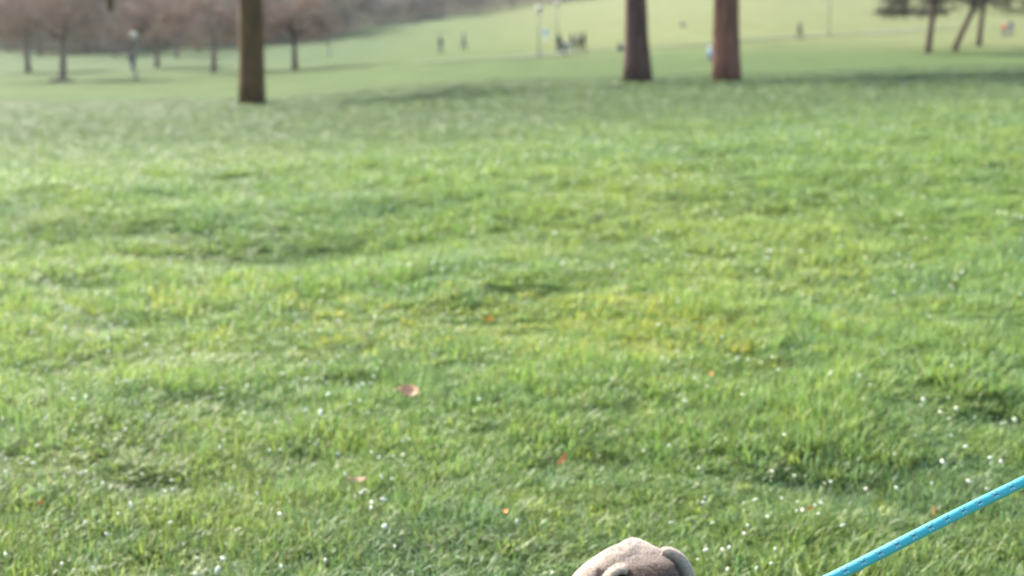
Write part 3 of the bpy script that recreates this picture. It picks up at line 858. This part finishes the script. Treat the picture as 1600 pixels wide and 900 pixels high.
dme.polygons.foreach_set('use_smooth', [True] * len(dme.polygons))

def dent(x, y, r_, dep):
    for v_ in dme.vertices:
        w_ = v_.co + dog_base - head0
        if w_.dot(cn_) < -30 * K: continue
        d2 = ((w_.dot(cx_) / K - x) ** 2 + (w_.dot(cu_) / K - y) ** 2) / (r_ * r_)
        if d2 < 5: v_.co -= cn_ * dep * K * math.exp(-d2 * d2)
dent(-34, 4, 10, 34); dent(-42, -6, 10, 30); dent(-60, 2, 8, 8); dent(62, 17, 9, 36); dent(70, 2, 11, 40); dent(76, -16, 12, 40)

M['lit_ear_coat'] = noisy('lit_ear_coat', (.36, .275, .21), (.50, .40, .315), 220, .75, .4, .001, sheen=.4)  # coat lightened so the ears carry sunlight in their colour
def sheet(rows, name, thick, mat):
    """smooth thick flap from a grid of head-space points"""
    n, m_ = len(rows), len(rows[0]); mb = MB()
    mb.add([H(*p) - dog_base for r_ in rows for p in r_], [(i * m_ + j, i * m_ + j + 1, (i + 1) * m_ + j + 1, (i + 1) * m_ + j) for i in range(n - 1) for j in range(m_ - 1)])
    o = mb.build(name, mat, dog)
    a = o.modifiers.new('s', 'SOLIDIFY'); a.thickness = thick; a.offset = 0
    b = o.modifiers.new('ss', 'SUBSURF'); b.levels = 2; b.render_levels = 2
    bpy.context.view_layer.update()
    me = bpy.data.meshes.new_from_object(o.evaluated_get(bpy.context.evaluated_depsgraph_get()))
    o.modifiers.clear(); o.data = me
    me.polygons.foreach_set('use_smooth', [True] * len(me.polygons))
    return o
# right ear: springs from the skull side, stands off it, hangs down and outwards
def ear_rows(line, spec):
    out = []
    for i, (x, y, nx, ny) in enumerate(line):
        out.append([(x - nx * o_, y - ny * o_, z) for o_, z in spec])
    return out
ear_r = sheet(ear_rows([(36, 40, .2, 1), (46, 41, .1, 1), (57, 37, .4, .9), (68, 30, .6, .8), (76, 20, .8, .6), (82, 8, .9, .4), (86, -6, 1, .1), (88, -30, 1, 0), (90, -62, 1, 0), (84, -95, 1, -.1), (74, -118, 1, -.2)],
    [(12, -34), (3, -26), (0, -18), (1, -11), (5, -8), (11, -12), (19, -24)]), 'ear', .004, M['lit_ear_coat'])
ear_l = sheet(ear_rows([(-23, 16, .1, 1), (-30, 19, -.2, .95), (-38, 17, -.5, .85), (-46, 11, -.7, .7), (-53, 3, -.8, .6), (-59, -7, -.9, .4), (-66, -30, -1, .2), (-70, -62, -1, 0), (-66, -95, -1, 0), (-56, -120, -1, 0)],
    [(-7, 24), (-3, 37), (1, 41), (5, 36), (8, 18), (10, 0)]), 'ear', .004, M['lit_ear_coat'])
# short coat hairs on head and ears
def hairs(me, name, parent, n, lmin, lmax, zmin, seed, mat=None):
    r = random.Random(seed); mb = MB()
    polys = [p for p in me.polygons if (p.center.z + dog_base.z) > zmin]
    ws = np.cumsum([p.area for p in polys]); tot = ws[-1]
    vco = me.vertices
    for _ in range(n):
        p = polys[min(int(np.searchsorted(ws, r.random() * tot)), len(polys) - 1)]
        vs_ = [vco[i].co for i in p.vertices]
        a, b_ = r.random(), r.random()
        c = (vs_[0] * (1 - a) + vs_[1] * a) * (1 - b_) + (vs_[-1] * (1 - a) + vs_[min(2, len(vs_) - 1)] * a) * b_
        nn = p.normal
        flow = Vector((.15, .35, -1)); flow = (flow - nn * flow.dot(nn)); flow = flow.normalized() if flow.length > .01 else Vector((1, 0, 0))
        d = (nn * .5 + flow * .9 + Vector((r.gauss(0, .22), r.gauss(0, .22), r.gauss(0, .22)))).normalized()
        s = d.cross(nn); s = s.normalized() * .00022 if s.length > .01 else Vector((.0002, 0, 0))
        mb.add([c - s, c + s, c + d * r.uniform(lmin, lmax)], [(0, 1, 2)])
    o = mb.build(name, mat or M['coat_hair'], parent, False); o['kind'] = 'stuff'
M['coat_hair'] = noisy('coat_hair', (.14, .112, .094), (.27, .232, .20), 300, .6, 0)
_t = M['coat_hair'].node_tree; _b = _t.nodes['Principled BSDF']
brow_tone_crown_light(_t, [n for n in _t.nodes if n.type == 'TEX_COORD'][0], [n for n in _t.nodes if n.type == 'VALTORGB'][0].outputs[0], _b)
hairs(dme, 'coat_hair', dog, 90000, .003, .006, head0.z - .09, 3)
hairs(ear_r.data, 'coat_hair', dog, 16000, .0025, .0045, head0.z - .12, 4, M['lit_ear_coat'])
hairs(ear_l.data, 'coat_hair', dog, 16000, .0025, .0045, head0.z - .12, 5, M['lit_ear_coat'])

for s, (x, y, z) in ((0, (8, -66, 74)), (1, (62, -60, 62))):
    e = MB(); e.ball(H(x, y, z) - dog_base, .011, 14, 10); e.build('eye', M['eye'], dog)
nb_ = MB(); nb_.ball(H(56, -116, 142) - dog_base, (.020, .014, .015), 16, 10); nb_.build('nose', M['nose'], dog)
tl = MB(); tl.tube([(0, .54, .12), (.02, .66, .05), (.08, .78, .03), (.16, .86, .03)], [.03, .024, .018, .01], 10); tl.build('tail', M['coat'], dog)
# collar
cc = H(-8, -165, -60)
cm = MB(); ax = Vector((.1, -.35, .93)).normalized(); u1 = ax.cross(Vector((1, 0, 0))).normalized(); u2 = ax.cross(u1)
prof = []
for k in range(40):
    a = 2 * math.pi * k / 40
    prof.append(cc + u1 * math.cos(a) * .098 + u2 * math.sin(a) * .098)
cm.add([q + ax * s for q in prof for s in (-.011, .011)] + [q + (q - cc).normalized() * .003 + ax * s for q in prof for s in (-.011, .011)],
       [(2 * k, 2 * k + 1, (2 * k + 3) % 80, (2 * k + 2) % 80) for k in range(40)] + [(80 + 2 * k, 80 + (2 * k + 2) % 80, 80 + (2 * k + 3) % 80, 81 + 2 * k) for k in range(40)] +
       [(2 * k + 1, 81 + 2 * k, 80 + (2 * k + 3) % 80, (2 * k + 3) % 80) for k in range(40)])
co = cm.build('collar', M['collar']); tag(co, 'dog collar below the frame on the dog', 'collar')

# ------------------------------------------------------------------ the rope lead
DR = 2.08
r0 = P(1304, 901, DR); r1 = P(1600, 751, DR + .13)
RAD = 17.6 / F * DR / 2
dirv = (r1 - r0).normalized()
rs = r0 - dirv * ((r0 - H(30, -150, 20)).length)
re_ = r1 + dirv * .85
NS = 700
v = []; f = []; uv = []
SD = 24
Lr = (re_ - rs).length
up = Vector((0, 0, 1)); side = dirv.cross(up).normalized(); up = side.cross(dirv)
def rope_pt(t):
    p = rs.lerp(re_, t)
    s = .0008 * math.sin(t * 23)
    return p + Vector((0, 0, -.004 * math.sin(math.pi * t))) + up * s
off0 = rope_pt((r0 - rs).length / Lr) - r0
for i in range(NS + 1):
    t = i / NS; c = rope_pt(t) - off0
    for k in range(SD):
        a = 2 * math.pi * k / SD
        v.append(c + (side * math.cos(a) + up * math.sin(a)) * RAD)
for i in range(NS):
    for k in range(SD):
        f.append((i * SD + k, i * SD + (k + 1) % SD, (i + 1) * SD + (k + 1) % SD, (i + 1) * SD + k))
        uv += [(k / SD, i / NS), ((k + 1) / SD, i / NS), ((k + 1) / SD, (i + 1) / NS), (k / SD, (i + 1) / NS)]
f.append(tuple(range(SD))[::-1]); f.append(tuple(NS * SD + k for k in range(SD))); uv += [(0, 0)] * (2 * SD)
rmesh = bpy.data.meshes.new('rope_sheath'); rmesh.from_pydata([tuple(q) for q in v], [], f)
ul = rmesh.uv_layers.new(name='UVMap'); ul.data.foreach_set('uv', [c for q in uv for c in q])
rmesh.polygons.foreach_set('use_smooth', [True] * len(rmesh.polygons))

def rope_material():
    m, t, b = base_mat('rope_braid', 0.36)
    N = t.nodes.new; L = t.links.new
    def mth(op, a=None, b_=None, c=None):
        n = N('ShaderNodeMath'); n.operation = op
        for i, q in enumerate((a, b_, c)):
            if q is None: continue
            if isinstance(q, (int, float)): n.inputs[i].default_value = q
            else: L(q, n.inputs[i])
        return n.outputs[0]
    u = N('ShaderNodeUVMap'); sp = N('ShaderNodeSeparateXYZ'); L(u.outputs[0], sp.inputs[0])
    U, V = sp.outputs[0], sp.outputs[1]
    circ = 2 * math.pi * RAD
    s = mth('MULTIPLY', V, Lr)                 # metres along
    a = mth('MULTIPLY', U, circ)               # metres around
    # braid: two crossing diagonal families
    st = 0.0021
    d1 = mth('DIVIDE', mth('ADD', s, a), st); d2 = mth('DIVIDE', mth('SUBTRACT', s, a), st)
    w1 = mth('SINE', mth('MULTIPLY', d1, math.pi)); w2 = mth('SINE', mth('MULTIPLY', d2, math.pi))
    braid = mth('MULTIPLY', w1, w2)
    # tracer marks, one cluster every 'per' metres on the side facing the lawn and camera
    per = 29.0 / F * DR * 1.19
    ph = mth('SUBTRACT', mth('FRACT', mth('DIVIDE', mth('SUBTRACT', s, 0.004), per)), .5)   # -.5..5
    sl_ = mth('MULTIPLY', ph, per)
    def mark(a0, sgn, shift, upper):
        da = mth('SUBTRACT', a, a0 * circ)
        along_ = mth('ADD', sl_, shift)
        dd = mth('ABSOLUTE', mth('SUBTRACT', along_, mth('MULTIPLY', da, sgn)))
        ln = mth('LESS_THAN', dd, .0011)
        rng = mth('LESS_THAN', mth('ABSOLUTE', da), .0072)
        dots = mth('GREATER_THAN', mth('SINE', mth('MULTIPLY', da, 2 * math.pi / .0036)), -.2)
        half = mth('GREATER_THAN' if upper else 'LESS_THAN', da, 0.0)
        return mth('MULTIPLY', mth('MULTIPLY', mth('MULTIPLY', ln, rng), dots), half)
    def both(fn):
        x = None
        for a0 in ROPE_A:
            y = fn(a0); x = y if x is None else mth('MAXIMUM', x, y)
        return x
    navy = both(lambda a0: mth('MAXIMUM', mth('MAXIMUM', mark(a0, 1.0, .0016, True), mark(a0, 1.0, -.0016, True)), mth('MAXIMUM', mark(a0, -1.0, .0016, True), mark(a0, -1.0, -.0016, True))))
    white = both(lambda a0: mth('MAXIMUM', mark(a0, 1.0, .0, False), mark(a0, -1.0, .0, False)))
    cr = N('ShaderNodeValToRGB'); cr.color_ramp.elements[0].position = .1; cr.color_ramp.elements[1].position = .75
    cr.color_ramp.elements[0].color = (.002, .28, .37, 1); cr.color_ramp.elements[1].color = (.03, .56, .60, 1)
    L(mth('MULTIPLY_ADD', braid, .5, .5), cr.inputs[0])
    m1 = N('ShaderNodeMix'); m1.data_type = 'RGBA'; m1.inputs['B'].default_value = (.72, .76, .80, 1); L(white, m1.inputs['Factor']); L(cr.outputs[0], m1.inputs['A'])
    m2 = N('ShaderNodeMix'); m2.data_type = 'RGBA'; m2.inputs['B'].default_value = (.012, .018, .06, 1); L(navy, m2.inputs['Factor']); L(m1.outputs['Result'], m2.inputs['A'])
    L(m2.outputs['Result'], b.inputs['Base Color'])
    bp = N('ShaderNodeBump'); bp.inputs['Strength'].default_value = .55; bp.inputs['Distance'].default_value = .0006
    L(braid, bp.inputs['Height']); L(bp.outputs[0], b.inputs['Normal'])
    b.inputs['Specular IOR Level'].default_value = .8; b.inputs['Sheen Weight'].default_value = .15
    return m
# angle (fraction of a turn) of the rope surface that faces the camera
tc_ = (Vector((0, 0, CAMH)) - r0); ca_ = math.atan2(tc_.dot(up), tc_.dot(side)) / (2 * math.pi) % 1.0
ROPE_A = [ca_, (ca_ + .5) % 1.0]
rope = empty('rope_lead', rs)
tag(rope, 'bright cyan braided rope lead with navy and white flecks running to the right edge', 'dog lead')
ro_ = link('sheath', rmesh, rope_material(), rope); ro_.location = -Vector(rs)
cl_ = MB(); q0 = v[0] - Vector(rs)
cl_.tube([-dirv * .06, -dirv * .045, -dirv * .02, dirv * .0, dirv * .03], [.004, .008, .007, .011, .012], 12)
cl_.build('clip', noisy('steel', (.45, .45, .46), (.55, .55, .56), 30, .3, 0), rope)
print('tufts', len(gp), 'dog verts', len(dme.vertices))

# ------------------------------------------------------------------ air
hm_ = bpy.data.materials.new('haze_air'); hm_.use_nodes = True
ht = hm_.node_tree; ht.nodes.remove(ht.nodes['Principled BSDF'])
pv = ht.nodes.new('ShaderNodeVolumePrincipled'); pv.inputs['Color'].default_value = (.92, .94, .96, 1); pv.inputs['Density'].default_value = .00014; pv.inputs['Anisotropy'].default_value = .3
ht.links.new(pv.outputs[0], ht.nodes['Material Output'].inputs['Volume'])
hb_ = MB(); X, Y0, Y1, Z0, Z1 = 7600, -480, 1700, -60, 140
hb_.add([(a, b, c) for a in (-X, X) for b in (Y0, Y1) for c in (Z0, Z1)], [(0, 1, 3, 2), (4, 6, 7, 5), (0, 4, 5, 1), (2, 3, 7, 6), (0, 2, 6, 4), (1, 5, 7, 3)])
ho = hb_.build('haze', hm_, None, False); tag(ho, kind='stuff')
zz = [v.co.z for v in gm.vertices]; print('ground z', min(zz), max(zz), 'x', max(v.co.x for v in gm.vertices))
